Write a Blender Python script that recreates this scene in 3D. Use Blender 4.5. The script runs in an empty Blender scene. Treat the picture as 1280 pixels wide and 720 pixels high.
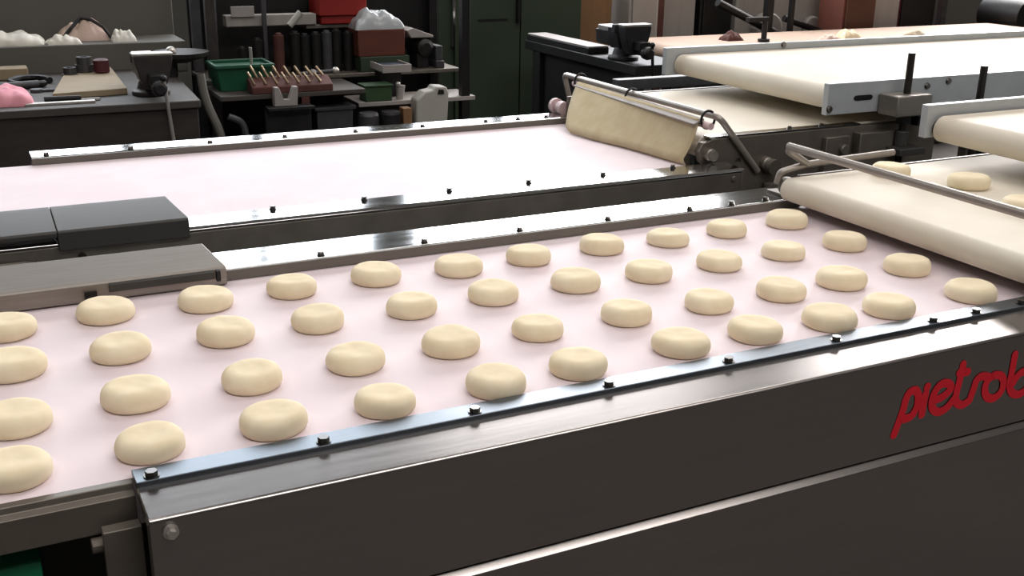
import bpy, bmesh, math, random
from mathutils import Vector, Matrix, noise
C = bpy.context.scene.collection
R = math.radians
BZ = 0.95            # height of the dough belt above the floor; heights below are given from that belt

# ------------------------------------------------------------------ camera
cd = bpy.data.cameras.new('camera'); cam = bpy.data.objects.new('camera', cd); C.objects.link(cam)
yaw, pit, rol = R(26.80349), R(18.96288), R(0.90073)
fw = Vector((math.sin(yaw)*math.cos(pit), math.cos(yaw)*math.cos(pit), -math.sin(pit)))
r0 = Vector((math.cos(yaw), -math.sin(yaw), 0)); u0 = r0.cross(fw)
rt = r0*math.cos(rol) + u0*math.sin(rol); up = -r0*math.sin(rol) + u0*math.cos(rol)
m = Matrix((rt, up, -fw)).transposed().to_4x4()
m.translation = Vector((-1.18181, -1.48074, 0.51705 + BZ))
cam.matrix_world = m
cd.sensor_width = 36.0; cd.lens = 1383.836/1280*36.0; cd.clip_start = 0.02; cd.clip_end = 60
bpy.context.scene.camera = cam

# ------------------------------------------------------------------ world, lights, exposure
sc = bpy.context.scene
sc.view_settings.view_transform = 'Standard'; sc.view_settings.look = 'None'
sc.view_settings.gamma = 1.0; sc.view_settings.use_curve_mapping = False
sc.view_settings.exposure = 0.22
W = bpy.data.worlds.new('daylight'); sc.world = W; W.use_nodes = True
W.node_tree.nodes['Background'].inputs[0].default_value = (0.75, 0.85, 1.0, 1)
W.node_tree.nodes['Background'].inputs[1].default_value = 0.6
WINDOW_GLOW = 6.0
def area(name, loc, rot, sx, sy, power, col):
    l = bpy.data.lights.new(name, 'AREA'); l.shape = 'RECTANGLE'; l.size = sx; l.size_y = sy
    l.energy = power; l.color = col
    o = bpy.data.objects.new(name, l); C.objects.link(o); o.location = loc; o.rotation_euler = rot
    return o
# overhead fill lamps, added out of view; the last brightens the camera side
area('overhead_fill', (1.6, 1.1, 4.35), (0, 0, 0), 3.4, 1.6, 42, (1.0, 0.95, 0.92))
area('overhead_fill', (-2.6, 0.3, 4.35), (0, 0, 0), 1.6, 1.6, 30, (1.0, 0.95, 0.93))
area('overhead_fill', (.2, -3.0, 4.35), (0, 0, 0), 4.0, 1.5, 92, (1.0, 0.95, 0.93))
# daylight pouring in through the windows of the back wall
area('window_glow', (2.15, 4.1, 2.55), (R(-72), 0, 0), 2.0, 1.9, 70, (1.0, 0.95, 0.93))
area('window_glow', (5.25, 4.1, 2.55), (R(-72), 0, R(-25)), 1.8, 1.9, 235, (1.0, 0.95, 0.93))

# ------------------------------------------------------------------ materials
def lin(c): return tuple(((v/255)/12.92 if v/255 <= .04045 else ((v/255+.055)/1.055)**2.4) for v in c) + (1,)
def mat(name, col, rough=.6, metal=0., var=.0, scale=20., bump=0., stretch=None, col2=None, spec=.5, rvar=0.):
    M = bpy.data.materials.new(name); M.use_nodes = True; N = M.node_tree.nodes; L = M.node_tree.links
    b = N['Principled BSDF']; c = lin(col)
    b.inputs['Base Color'].default_value = c; b.inputs['Roughness'].default_value = rough
    b.inputs['Metallic'].default_value = metal; b.inputs['Specular IOR Level'].default_value = spec
    if var or bump or rvar or col2:
        t = N.new('ShaderNodeTexCoord'); mp = N.new('ShaderNodeMapping'); L.new(t.outputs['Object'], mp.inputs[0])
        if stretch: mp.inputs['Scale'].default_value = stretch
        n = N.new('ShaderNodeTexNoise'); n.inputs['Scale'].default_value = scale; n.inputs['Detail'].default_value = 5
        L.new(mp.outputs[0], n.inputs['Vector'])
        if var or col2:
            rp = N.new('ShaderNodeValToRGB'); rp.color_ramp.elements[0].position = .35; rp.color_ramp.elements[1].position = .65
            d = lin(col2) if col2 else tuple(max(0, v*(1-var)) for v in c[:3]) + (1,)
            rp.color_ramp.elements[0].color = d; rp.color_ramp.elements[1].color = c
            L.new(n.outputs[0], rp.inputs[0]); L.new(rp.outputs[0], b.inputs['Base Color'])
        if rvar:
            mr = N.new('ShaderNodeMapRange'); mr.inputs['To Min'].default_value = max(.02, rough-rvar); mr.inputs['To Max'].default_value = rough+rvar
            L.new(n.outputs[0], mr.inputs['Value']); L.new(mr.outputs[0], b.inputs['Roughness'])
        if bump:
            bp = N.new('ShaderNodeBump'); bp.inputs['Strength'].default_value = bump; bp.inputs['Distance'].default_value = .004
            L.new(n.outputs[0], bp.inputs['Height']); L.new(bp.outputs[0], b.inputs['Normal'])
    return M
def emit(name, col, s):
    M = bpy.data.materials.new(name); M.use_nodes = True; N = M.node_tree.nodes
    b = N['Principled BSDF']; b.inputs['Base Color'].default_value = (.1, .1, .1, 1)
    b.inputs['Emission Color'].default_value = lin(col); b.inputs['Emission Strength'].default_value = s
    return M
STEEL = mat('brushed_steel', (150, 146, 142), .30, .95, .12, 14, .02, (1, 60, 60), rvar=.06)
PANEL = mat('panel_steel', (158, 153, 150), .25, .95, .06, 6, 0, (1, 30, 30), rvar=.04)
CHROME = mat('polished_steel', (205, 206, 206), .10, 1., .06, 6, 0, (1, 8, 8), rvar=.05)
STRIP = mat('blue_grey_steel_strip', (108, 116, 124), .36, .95, .15, 18, 0, (1, 10, 10), rvar=.06)
DARKST = mat('dull_dark_steel', (122, 115, 106), .45, .6, .2, 18, .02)
GUARD = mat('grey_guard_steel', (152, 146, 139), .5, .9, .12, 12, .02, (1, 30, 30))
GUARD2 = mat('dark_guard_steel', (74, 72, 69), .58, .5, .12, 12, .02, (1, 30, 30))
ALU = mat('grey_aluminium_plate', (182, 187, 190), .45, .25, .06, 30)
SCREW = mat('screw_steel', (120, 118, 115), .25, 1.)
BLACK = mat('black_metal', (26, 25, 25), .5, .3, .3, 20)
RODM = mat('dark_threaded_rod', (52, 48, 46), .4, .7, .2, 200)
ROD = mat('grey_bent_rod', (160, 153, 145), .42, .5, .1, 40)
BELT = mat('pinkish_white_belt', (226, 213, 217), .62, 0, .0, 9, .01, None, (221, 206, 211), .3)
BELT2 = mat('cream_belt', (217, 210, 194), .6, 0, 0, 7, .01, None, (211, 201, 185), .3)
CLOTH = mat('beige_cloth', (196, 182, 150), .8, 0, 0, 30, .06, (1, 1, .3), (186, 170, 136), .2)
PINKROD = mat('pale_pink_roller', (205, 180, 180), .5)
DOUGH = mat('floury_dough', (236, 223, 194), .85, 0, 0, 38, .10, None, (229, 214, 181), .2)
RED = mat('red_lettering', (214, 26, 46), .5, 0, .05, 30)
GREENC = mat('green_plastic', (14, 78, 54), .5, 0, .15, 30)
GREENB = mat('green_machine_part', (20, 120, 82), .5)
CONC = mat('grey_concrete', (98, 94, 90), .75, 0, .3, 3, .05)
WALL = mat('grey_plaster_wall', (84, 82, 76), .85, 0, .12, 2, .03)
WALLD = mat('dim_side_wall', (70, 66, 62), .85, 0, .12, 2, .03)
CEIL = mat('roof_underside', (120, 116, 110), .85, 0, .1, 2)
FRAME = mat('window_frame_paint', (80, 80, 78), .5)
GLASS = emit('sky_lit_pane', (240, 247, 255), WINDOW_GLOW)
ROOF_FILL = emit('added_roof_pane', (255, 247, 238), 1.2)  # weak glow for the roof panes added above the fill lamps
BENCH = mat('dark_oiled_wood', (52, 45, 42), .8, 0, .35, 6, .05, (1, 5, 5))
BENCHT = mat('worn_bench_top', (68, 63, 58), .7, 0, .3, 7, .05)
GREYP = mat('grey_painted_panel', (94, 92, 86), .7, 0, .1, 3, .02)
CAB = mat('dark_green_paint', (44, 58, 42), .6, 0, .25, 3, .02)
VICE = mat('grey_cast_iron', (62, 57, 55), .55, .5, .3, 25, .08)
VICED = mat('black_cast_iron', (44, 43, 44), .55, .5, .3, 25, .08)
BRIGHT = mat('bright_worn_steel', (195, 190, 184), .35, .7, .1, 40)
RAGW = mat('white_rag', (225, 222, 214), .9, 0, 0, 12, .1, None, (200, 196, 180))
RAGP = mat('pinkish_rag', (214, 188, 178), .9, 0, 0, 12, .1, None, (190, 168, 152))
PINK = mat('pink_rag', (226, 160, 172), .9, 0, 0, 14, .1, None, (205, 132, 146))
WOODL = mat('pale_board', (150, 134, 108), .75, 0, .15, 8, .04, (1, 6, 1))
BROWNW = mat('brown_wood', (92, 44, 30), .7, 0, .2, 6, .05, (1, 6, 6))
TANW = mat('tan_wood', (132, 98, 66), .7, 0, .15, 5, .04, (6, 6, 1))
RUST = mat('rusty_brown', (92, 54, 48), .75, .2, .3, 12, .05)
REDP = mat('red_paint', (138, 26, 18), .5, 0, .15, 8)
MAROON = mat('maroon_paint', (74, 24, 30), .55, 0, .2, 8)
GREYB = mat('grey_bar', (78, 78, 80), .5, .5, .2, 30)
WHITEB = mat('pale_grey_paint', (150, 144, 138), .6, 0, .1, 4, .02, (8, 8, 1))
WHITEP = mat('milky_plastic', (172, 170, 162), .45, 0, .08, 6)
CLEAR = mat('clear_plastic_film', (170, 176, 178), .25, 0, .1, 8, .2)
SHADE = mat('light_grey_sheet', (150, 144, 140), .6)
BEIGE = mat('beige_table_top', (170, 146, 128), .7, 0, .08, 5)
NAVY = mat('dark_blue_plastic', (24, 34, 52), .5)
BRASS = mat('drill_steel', (150, 132, 108), .35, .7)

# ------------------------------------------------------------------ mesh helpers
class MB:
    def __init__(s): s.bm = bmesh.new()
    def hexa(s, p):
        v = [s.bm.verts.new(q) for q in p]
        for f in ((0,3,2,1),(4,5,6,7),(0,1,5,4),(1,2,6,5),(2,3,7,6),(3,0,4,7)): s.bm.faces.new([v[i] for i in f])
        return s
    def box(s, x0, x1, y0, y1, z0, z1):
        return s.hexa([(x0,y0,z0),(x1,y0,z0),(x1,y1,z0),(x0,y1,z0),(x0,y0,z1),(x1,y0,z1),(x1,y1,z1),(x0,y1,z1)])
    def prism(s, prof, a, b, axis='x', skew=None):
        f = {'x': lambda t, p: (t, p[0], p[1]), 'y': lambda t, p: (p[0], t, p[1]), 'z': lambda t, p: (p[0], p[1], t)}[axis]
        A = [s.bm.verts.new(f(a, p)) for p in prof]
        B = [s.bm.verts.new(f(b + (skew[i] if skew else 0), p)) for i, p in enumerate(prof)]
        n = len(prof)
        s.bm.faces.new(A); s.bm.faces.new(B[::-1])
        for i in range(n): s.bm.faces.new([A[i], B[i], B[(i+1)%n], A[(i+1)%n]])
        return s
    def cyl(s, p, q, r, r2=None, n=16):
        p, q = Vector(p), Vector(q); d = (q-p).normalized(); r2 = r if r2 is None else r2
        a = d.orthogonal().normalized(); b = d.cross(a)
        A = [s.bm.verts.new(p+(a*math.cos(t)+b*math.sin(t))*r) for t in [2*math.pi*i/n for i in range(n)]]
        B = [s.bm.verts.new(q+(a*math.cos(t)+b*math.sin(t))*r2) for t in [2*math.pi*i/n for i in range(n)]]
        s.bm.faces.new(A[::-1]); s.bm.faces.new(B)
        for i in range(n): s.bm.faces.new([A[i], A[(i+1)%n], B[(i+1)%n], B[i]])
        return s
    def tube(s, pts, r, n=10):
        pts = [Vector(p) for p in pts]; rings = []
        for i, p in enumerate(pts):
            d = (pts[min(i+1, len(pts)-1)] - pts[max(i-1, 0)]).normalized()
            if i == 0: a = d.orthogonal().normalized()
            else: a = (a - d*a.dot(d)).normalized()
            b = d.cross(a)
            k = 1.0
            if 0 < i < len(pts)-1:
                c = (pts[i]-pts[i-1]).normalized().dot(d); k = 1/max(.6, c)
            rings.append([s.bm.verts.new(p+(a*math.cos(t)+b*math.sin(t))*r*k) for t in [2*math.pi*j/n for j in range(n)]])
        for A, B in zip(rings, rings[1:]):
            for j in range(n): s.bm.faces.new([A[j], A[(j+1)%n], B[(j+1)%n], B[j]])
        s.bm.faces.new(rings[0][::-1]); s.bm.faces.new(rings[-1])
        return s
    def lathe(s, prof, loc=(0,0,0), n=24, axis='z'):
        loc = Vector(loc); rings = []
        for r, h in prof:
            ring = []
            for j in range(n):
                t = 2*math.pi*j/n; a, b = r*math.cos(t), r*math.sin(t)
                ring.append(s.bm.verts.new(loc + Vector({'z': (a,b,h), 'y': (a,h,b), 'x': (h,a,b)}[axis])))
            rings.append(ring)
        for A, B in zip(rings, rings[1:]):
            for j in range(n): s.bm.faces.new([A[j], A[(j+1)%n], B[(j+1)%n], B[j]])
        s.bm.faces.new(rings[0][::-1]); s.bm.faces.new(rings[-1])
        return s
    def ball(s, p, r, n=12):
        bmesh.ops.create_uvsphere(s.bm, u_segments=n, v_segments=n//2+2, radius=r, matrix=Matrix.Translation(p)); return s

def obj(name, mb, material, parent=None, bevel=0., smooth=18, lift=True, fixn=True):
    """link ONE mesh; coordinates are places in the hall, heights measured from the belt"""
    bm = mb.bm
    if fixn: bmesh.ops.recalc_face_normals(bm, faces=bm.faces)
    if lift: bmesh.ops.translate(bm, verts=bm.verts, vec=(0, 0, BZ))
    me = bpy.data.meshes.new(name)
    org = Vector((0, 0, 0))
    if lift:
        if parent is not None:
            org = root_loc(parent)
        else:
            xs = [v.co.x for v in bm.verts]; ys = [v.co.y for v in bm.verts]; zs = [v.co.z for v in bm.verts]
            org = Vector(((min(xs)+max(xs))/2, (min(ys)+max(ys))/2, min(zs)))
        bmesh.ops.translate(bm, verts=bm.verts, vec=-org)
    bm.to_mesh(me); bm.free()
    for p in me.polygons: p.use_smooth = True
    o = bpy.data.objects.new(name, me); C.objects.link(o); me.materials.append(material)
    if parent is not None: o.parent = parent
    elif lift: o.location = org
    try: me.set_sharp_from_angle(angle=R(smooth))
    except Exception: pass
    if bevel:
        b = o.modifiers.new('bevel', 'BEVEL'); b.width = bevel; b.segments = 2; b.limit_method = 'ANGLE'; b.angle_limit = R(40)
        b.harden_normals = False
    return o
def root_loc(o):
    v = Vector((0, 0, 0))
    while o is not None: v += o.location; o = o.parent
    return v
def tag(o, label=None, cat=None, group=None, kind=None):
    if label: o['label'] = label
    if cat: o['category'] = cat
    if group: o['group'] = group
    if kind: o['kind'] = kind
    return o
def thing(name, label, cat, loc, group=None, rotz=0):
    o = bpy.data.objects.new(name, None); C.objects.link(o); o.empty_display_size = .05
    o.location = (loc[0], loc[1], loc[2] + BZ); o.rotation_euler = (0, 0, rotz)
    return tag(o, label, cat, group)
def struct(name, mb, m, parent=None, bevel=0.):
    o = obj(name, mb, m, parent, bevel)
    if parent is None: o['kind'] = 'structure'
    return o
def copy_tree(o, parent=None):
    c = o.copy(); C.objects.link(c)
    if parent is not None: c.parent = parent
    for ch in list(o.children): copy_tree(ch, c)
    return c
def slab_profile(x0, x1, top, th, left=True, right=False, n=14):
    r = th/2; z = top - r; P = []
    if left: P += [(x0+r-r*math.sin(t), z+r*math.cos(t)) for t in [math.pi*i/n for i in range(n+1)]]
    else: P += [(x0, top), (x0, top-th)]
    if right: P += [(x1-r+r*math.sin(t), z-r*math.cos(t)) for t in [math.pi*i/n for i in range(n+1)]]
    else: P += [(x1, top-th), (x1, top)]
    return P

# ------------------------------------------------------------------ the hall
FZ = -BZ
struct('floor', MB().box(-5, 7, -5, 4.4, FZ-.1, FZ), CONC)
bw = MB()
WIN = [(-1.75, .85), (1.05, 3.25), (4.3, 6.2)]; WZ0, WZ1 = .45, 2.62
xs = [-5] + [v for w in WIN for v in w] + [7]
for i in range(0, len(xs), 2): bw.box(xs[i], xs[i+1], 4.2, 4.4, FZ, 3.55)
for a, b in WIN: bw.box(a, b, 4.2, 4.4, FZ, WZ0).box(a, b, 4.2, 4.4, WZ1, 3.55)
struct('wall_back', bw, WALL)
struct('wall_left', MB().box(-5.2, -5, -5, 4.4, FZ, 3.55), WALLD)
struct('wall_right', MB().box(7, 7.2, -5, 4.4, FZ, 3.55), WALLD)
struct('wall_front', MB().box(-5, 7, -5.2, -5, FZ, 3.55), WALLD)
struct('ceiling', MB().box(-5.2, 7.2, -5.2, 4.4, 3.55, 3.7), CEIL)
for k, (a, b) in enumerate(WIN):
    f = MB(); n = 4 if b-a > 2 else 3; t = .03
    for i in range(n+1):
        x = a + (b-a)*i/n; f.box(max(a, x-t), min(b, x+t), 4.22, 4.30, WZ0, WZ1)
    for z in (WZ0+t, 1.9, WZ1-t): f.box(a, b, 4.225, 4.295, z-t, z+t)
    w = struct('window_%d' % (k+1), f, FRAME)
    obj('pane', MB().box(a+.01, b-.01, 4.305, 4.315, WZ0+.01, WZ1-.01), GLASS, w)

for k, (cx_, cy_, w_, h_) in enumerate(((1.6, 1.1, 3.4, 1.6), (-2.6, .3, 1.6, 1.6), (.2, -3.0, 4.0, 1.5))):  # unseen roof frames and glowing panes, made up to go with the fill lamps
    f = MB(); t = .04
    for i in range(5): f.box(cx_-w_/2+w_*i/4-t, cx_-w_/2+w_*i/4+t, cy_-h_/2-t, cy_+h_/2+t, 3.47, 3.5495)
    for y in (cy_-h_/2, cy_+h_/2): f.box(cx_-w_/2-t, cx_+w_/2+t, y-t, y+t, 3.47, 3.5495)
    w = struct('window_%d' % (k+4), f, FRAME)
    obj('pane', MB().box(cx_-w_/2, cx_+w_/2, cy_-h_/2, cy_+h_/2, 3.52, 3.545), ROOF_FILL, w)

# ------------------------------------------------------------------ screws
def screw(parent, p, r=.0058, h=.006, up_=(0, 0, 1)):
    p = Vector(p); u = Vector(up_)
    mb = MB().cyl(p - u*.001, p + u*.0015, r*1.28, n=14).cyl(p + u*.001, p + u*h, r, n=6)
    return obj('screw', mb, SCREW, parent)

# ------------------------------------------------------------------ the front conveyor, with the dough
FC = thing('conveyor', 'long steel conveyor in front carrying rows of dough on a pale belt, with red lettering', 'conveyor', (-.4, -.2, FZ))
obj('belt', MB().prism(slab_profile(-2.4, .235, 0, .05, False, True), -.487, .062, 'y'), BELT, FC)
PX0, PX1 = -1.08, 1.3
sp = [(-.510, .0045), (-.575, .0020), (-.5775, -.0005), (-.5775, -.1295), (-.560, -.1295), (-.560, -.012), (-.510, -.006)]
obj('side_panel', MB().prism(sp, PX0, PX1), PANEL, FC, .0012)
obj('lower_panel', MB().prism([(-.5785, -.1322), (-.5845, -.1375), (-.5845, -.93), (-.562, -.93), (-.562, -.1325), (-.577, -.1312)], PX0, PX1), PANEL, FC, .0008)
gr = obj('guide_rail', MB().prism([(-.484, .0015), (-.484, .0072), (-.516, .0092), (-.5168, .0086), (-.5168, .0035), (-.505, .0015)], PX0, PX1), STRIP, FC, .0008)
for i in range(14): screw(gr, (-1.065 + .1665*i, -.5075, .0086))
screw(gr, (.013, -.5075, .0086))
fr = obj('guide_rail', MB().prism([(.0635, .0), (.0635, .0155), (.0645, .0165), (.150, .0165), (.152, .014), (.152, -.09), (.146, -.09), (.146, .003), (.070, .0005)], -2.4, .19), CHROME, FC, .0004)
li = obj('belt_lip', MB().box(-2.4, .19, .057, .0632, .0008, .0158), mat('dull_grey_lip', (112, 107, 100), .6, .3), FC, .0005)
fr['label'] = 'wide polished steel rail on the far side of the belt'
for i in range(14): screw(fr, (-1.9 + .1685*i, .074, .0165), .0048)
screw(fr, (.045, .074, .0165), .0048)
obj('end_clip', MB().box(.165, .192, .085, .125, .0165, .0215).box(.186, .192, .085, .125, -.02, .0215), DARKST, FC, .001)
# left, beyond the panel's end: bare side beam, stub and drive
obj('side_beam', MB().prism([(-.487, .0005), (-.497, .0005), (-.499, -.006), (-.507, -.008), (-.507, -.041), (-.500, -.041), (-.490, -.02)], -2.4, PX0-.001), DARKST, FC, .0008)
obj('inner_frame', MB().box(-2.4, PX1, -.44, .02, -.30, -.06).box(-2.3, -2.2, -.44, .02, FZ, -.3).box(-1.3, -1.1, -.40, .02, FZ, -.3).box(1.1, 1.2, -.44, .02, FZ, -.3), BLACK, FC, .004)
obj('stub_shaft', MB().cyl((-1.125, -.515, -.047), (-1.079, -.515, -.047), .0075), DARKST, FC, .001)
obj('support_bracket', MB().box(-1.115, -1.0805, -.53, -.515, -.13, -.028).box(-1.105, -1.0805, -.53, -.44, -.13, -.12), DARKST, FC, .001)
obj('connector_box', MB().box(-1.21, -1.168, -.478, -.441, -.12, -.071), GREENB, FC, .002)
obj('bolt', MB().cyl((-1.062, -.5775, -.012), (-1.062, -.5815, -.012), .007).cyl((-1.062, -.581, -.012), (-1.062, -.587, -.012), .0045, n=6), BRIGHT, FC)
# bolted guard on the far side, left
gd = obj('guard_cover', MB().prism([(.038, .002), (.038, .026), (.041, .029), (.108, .0455), (.112, .0445), (.113, .0166), (.064, .0166), (.063, .002)], -2.4, -.870, 'x', [0,0,0,-.018,-.018,-.005,0,0]), GUARD, FC, .0015)
gd['label'] = 'grey sheet guard with a sloping top'
obj('notch_dark', MB().box(-1.062, -1.046, .034, .0385, .0015, .017), BLACK, gd)  # black box standing in for the dark of an open notch
obj('hinge_strip', MB().prism([(.0335, .014), (.0335, .024), (.0385, .026), (.0385, .012)], -1.03, -.888), GUARD2, gd, .001)
obj('hook', MB().box(-.886, -.880, .030, .0385, .010, .026), BLACK, gd, .001)
# red lettering
LT = {
'p': [[(-.1863,-.1008),(-.1772,-.0714),(-.174,-.0538),(-.1691,-.0456),(-.1603,-.0447),(-.1537,-.0531),(-.1535,-.0684),(-.1608,-.0796),(-.1729,-.0814)]],
'i': [[(-.141,-.0534),(-.1423,-.069),(-.1427,-.0813)], [(-.1398,-.0447),(-.1397,-.0437)]],
'e': [[(-.1276,-.0657),(-.1096,-.063),(-.0977,-.0545),(-.102,-.0466),(-.1133,-.0439),(-.123,-.0497),(-.1282,-.0625),(-.1258,-.0754),(-.1143,-.0832),(-.1004,-.0803),(-.0887,-.0690)]],
't': [[(-.0816,-.0236),(-.0837,-.0462),(-.0861,-.0675),(-.0812,-.0778),(-.0706,-.0815),(-.0595,-.0773)], [(-.0861,-.0341),(-.0713,-.0355)]],
'r': [[(-.0595,-.0773),(-.0549,-.0609),(-.0523,-.0504),(-.0438,-.0467),(-.0331,-.0489)]],
'o': [[(-.019,-.0493),(-.0313,-.0543),(-.034,-.068),(-.0266,-.0795),(-.0136,-.083),(-.002,-.0756),(-.0011,-.0614),(-.0081,-.0522),(-.019,-.0493)]],
'b': [[(.0128,-.026),(.0125,-.048),(.0126,-.0703),(.0219,-.0833),(.0373,-.0862),(.0501,-.0773),(.0509,-.0629),(.0382,-.0542),(.0262,-.0568),(.0171,-.0679)]]}
def smooth_line(pts, k=6):
    if len(pts) < 3: return pts
    out = []; n = len(pts)
    for i in range(n-1):
        p0, p1, p2, p3 = [Vector(pts[min(max(j, 0), n-1)]) for j in (i-1, i, i+1, i+2)]
        for s in range(k):
            t = s/k
            q = .5*((2*p1)+(p2-p0)*t+(2*p0-5*p1+4*p2-p3)*t*t+(3*p1-p0-3*p2+p3)*t**3)
            out.append((q.x, q.y))
    return out + [pts[-1]]
lb = MB(); HW = .0058; nst = 0
for ch, strokes in LT.items():
    for st in strokes:
        q = smooth_line(st)
        L_, R_ = [], []
        for i, p in enumerate(q):
            a = Vector(q[max(i-1, 0)]); b = Vector(q[min(i+1, len(q)-1)]); d = (b-a).normalized(); nrm = Vector((-d.y, d.x))*HW
            L_.append(Vector(p)+nrm); R_.append(Vector(p)-nrm)
        zz = -.5780 - .00004*nst; nst += 1
        d0 = (Vector(q[0])-Vector(q[1])).normalized(); d1 = (Vector(q[-1])-Vector(q[-2])).normalized()
        n0 = Vector((d0.y, -d0.x)); n1 = Vector((d1.y, -d1.x))
        A = [lb.bm.verts.new((v.x, zz-i*1e-5, v.y)) for i, v in enumerate(L_)]; B = [lb.bm.verts.new((v.x, zz-i*1e-5, v.y)) for i, v in enumerate(R_)]
        for i in range(len(A)-1): lb.bm.faces.new([A[i], A[i+1], B[i+1], B[i]])
        for c_, d_, E_, ze in ((Vector(q[0]), d0, (L_[0], R_[0]), zz+2e-5), (Vector(q[-1]), d1, (L_[-1], R_[-1]), zz-len(q)*1e-5)):
            e_ = (E_[0]-c_); ar = [c_ + e_*math.cos(t) + d_*HW*math.sin(t) for t in [math.pi*i/8 for i in range(9)]]
            lb.bm.faces.new([lb.bm.verts.new((v.x, ze, v.y)) for v in ar])
for f_ in lb.bm.faces:
    f_.normal_update()
    if f_.normal.y > 0: f_.normal_flip()
lo = obj('lettering', lb, RED, FC, smooth=10, fixn=False); lo['label'] = 'red slanting letters reading pietrob'

# ------------------------------------------------------------------ the rear conveyor
RC = thing('conveyor', 'empty steel conveyor behind the dough conveyor, with a bare pale belt', 'conveyor', (-.4, .68, FZ))
obj('belt', MB().prism(slab_profile(-2.4, .22, 0, .05, False, True), .398, .962, 'y'), BELT, RC)
r1 = obj('guide_rail', MB().prism([(.398, .001), (.3965, .009), (.394, .0105), (.340, .0075), (.335, .003), (.335, -.062), (.342, -.062), (.342, -.002), (.39, .0005)], -2.4, .272), CHROME, RC, .001)
for i in range(14): screw(r1, (-1.89 + .1685*i, .3875, .0105), .0048)
obj('side_beam', MB().box(-2.4, .272, .3345, .3415, -.14, -.001), DARKST, RC, .001)
obj('end_plate', MB().box(.272, .278, .335, .395, -.14, .006).cyl((.25, .3345, -.012), (.25, .331, -.012), .006, n=8), DARKST, RC, .001)
r2 = obj('guide_rail', MB().prism([(.962, .0), (.963, .013), (.966, .0155), (1.03, .0155), (1.033, .012), (1.033, -.13), (1.026, -.13), (1.026, .003), (.97, .003)], -1.06, .23), CHROME, RC, .001)
obj('belt_lip', MB().box(-1.06, .21, .9555, .9618, .0008, .0140), bpy.data.materials['dull_grey_lip'], RC, .0005)
for i in range(8): screw(r2, (-1.03 + .1685*i, .978, .0155), .0048)
screw(r2, (.07, .978, .0155), .0048)
g2 = obj('guard_cover', MB().prism([(.326, -.006), (.326, .024), (.329, .027), (.425, .038), (.445, .038), (.445, .012), (.40, .0112), (.36, .0112), (.333, .009), (.333, -.006)], -1.068, -.866, 'x', [0,0,0,-.016,-.016,0,0,0,0,0]), GUARD2, RC, .0012)
g2['label'] = 'dark sheet guard with a sloping top'
g3 = obj('guard_cover', MB().prism([(.326, .016), (.326, .024), (.329, .027), (.425, .038), (.445, .038), (.445, .012), (.43, .012), (.43, .030)], -2.4, -1.069), GUARD2, RC, .0012)
obj('inner_frame', MB().box(-2.3, .2, .44, .94, -.30, -.06).box(-2.2, -2.12, .44, .94, FZ, -.3).box(.05, .13, .44, .94, FZ, -.3), BLACK, RC, .004)
obj('stay', MB().tube([(-1.40, .30, -.03), (-1.25, .315, -.018), (-1.12, .325, -.02), (-1.06, .333, -.035)], .005), DARKST, RC)
obj('knob', MB().cyl((-1.035, .334, -.020), (-1.035, .322, -.020), .007), SCREW, RC)

# ------------------------------------------------------------------ transfer belts (lower pair) on the right
TA = thing('transfer_conveyor', 'low cream belt delivering dough above the right end of the dough conveyor', 'conveyor', (.9, -.22, FZ))
obj('belt', MB().prism(slab_profile(.135, 2.6, .06, .042), -.62, .052, 'y'), BELT2, TA)
obj('side_plate', MB().box(.18, 2.6, .054, .062, .005, .0615).cyl((.165, .053, .04), (.165, .075, .04), .017), DARKST, TA, .001)
obj('cross_frame', MB().box(.40, .415, -.62, .11, -.16, -.002).box(.415, 2.4, -.6, .05, -.02, .012), GUARD2, TA, .001)
for x, y in ((.36, -.085), (.36, -.165), (2.2, -.5), (2.2, .0)):
    obj('leg', MB().box(x-.009, x+.009, y-.009, y+.009, FZ, .017) if x > 1 else MB().box(x-.008, x+.008, y-.008, y+.008, FZ, .02), BLACK, TA, .001)
TB = thing('transfer_conveyor', 'low cream belt behind the hanging cloth, following the empty conveyor', 'conveyor', (1., .7, FZ))
obj('belt', MB().prism(slab_profile(.222, 2.6, .06, .048), .432, .985, 'y'), BELT2, TB)
pl = obj('side_plate', MB().prism([(.30,-.075),(.36,-.085),(.9,-.085),(.9,.055),(.78,.0575),(.25,.0575),(.222,.05),(.212,.032),(.222,.008),(.25,-.01)], .410, .428, 'y'), DARKST, TB, .0015)
obj('edge_strip', MB().box(.24, .66, .411, .436, .058, .0625), CHROME, TB, .001)
e2 = obj('side_plate', MB().box(.22, 2.6, .988, 1.0, .0, .0615), DARKST, TB, .001)
for x in (.461, .552): screw(TB, (x, .420, .0625), .0048)
for x, z, r in ((.237, .026, .011), (.392, -.006, .012)):
    obj('roller_cap', MB().lathe([(r*1.25, .410), (r*1.25, .398), (r, .396), (r, .388), (r*.5, .387)], (x, 0, z), 18, 'y'), GUARD, TB)
obj('roller_cap', MB().lathe([(.017, 1.0), (.017, 1.02), (.013, 1.022), (.013, 1.04), (.02, 1.04), (.02, 1.052)], (.215, 0, .03), 18, 'y'), PINKROD, TB)
obj('belt_drive_box', MB().box(.64, .74, .385, .4095, -.08, .045).box(.55, .62, .395, .4095, -.06, .04).cyl((.60, .395, .01), (.60, .386, .01), .012), DARKST, TB, .002)
obj('pivot_post', MB().cyl((.40, .395, -.05), (.40, .395, -.30), .014).cyl((.40, .412, -.012), (.40, .383, -.012), .017), DARKST, TB)
for x in (.5, 2.2):
    for y in (.46, .95): obj('leg', MB().box(x-.02, x+.02, y-.02, y+.02, FZ, .012), BLACK, TB, .001)

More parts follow.
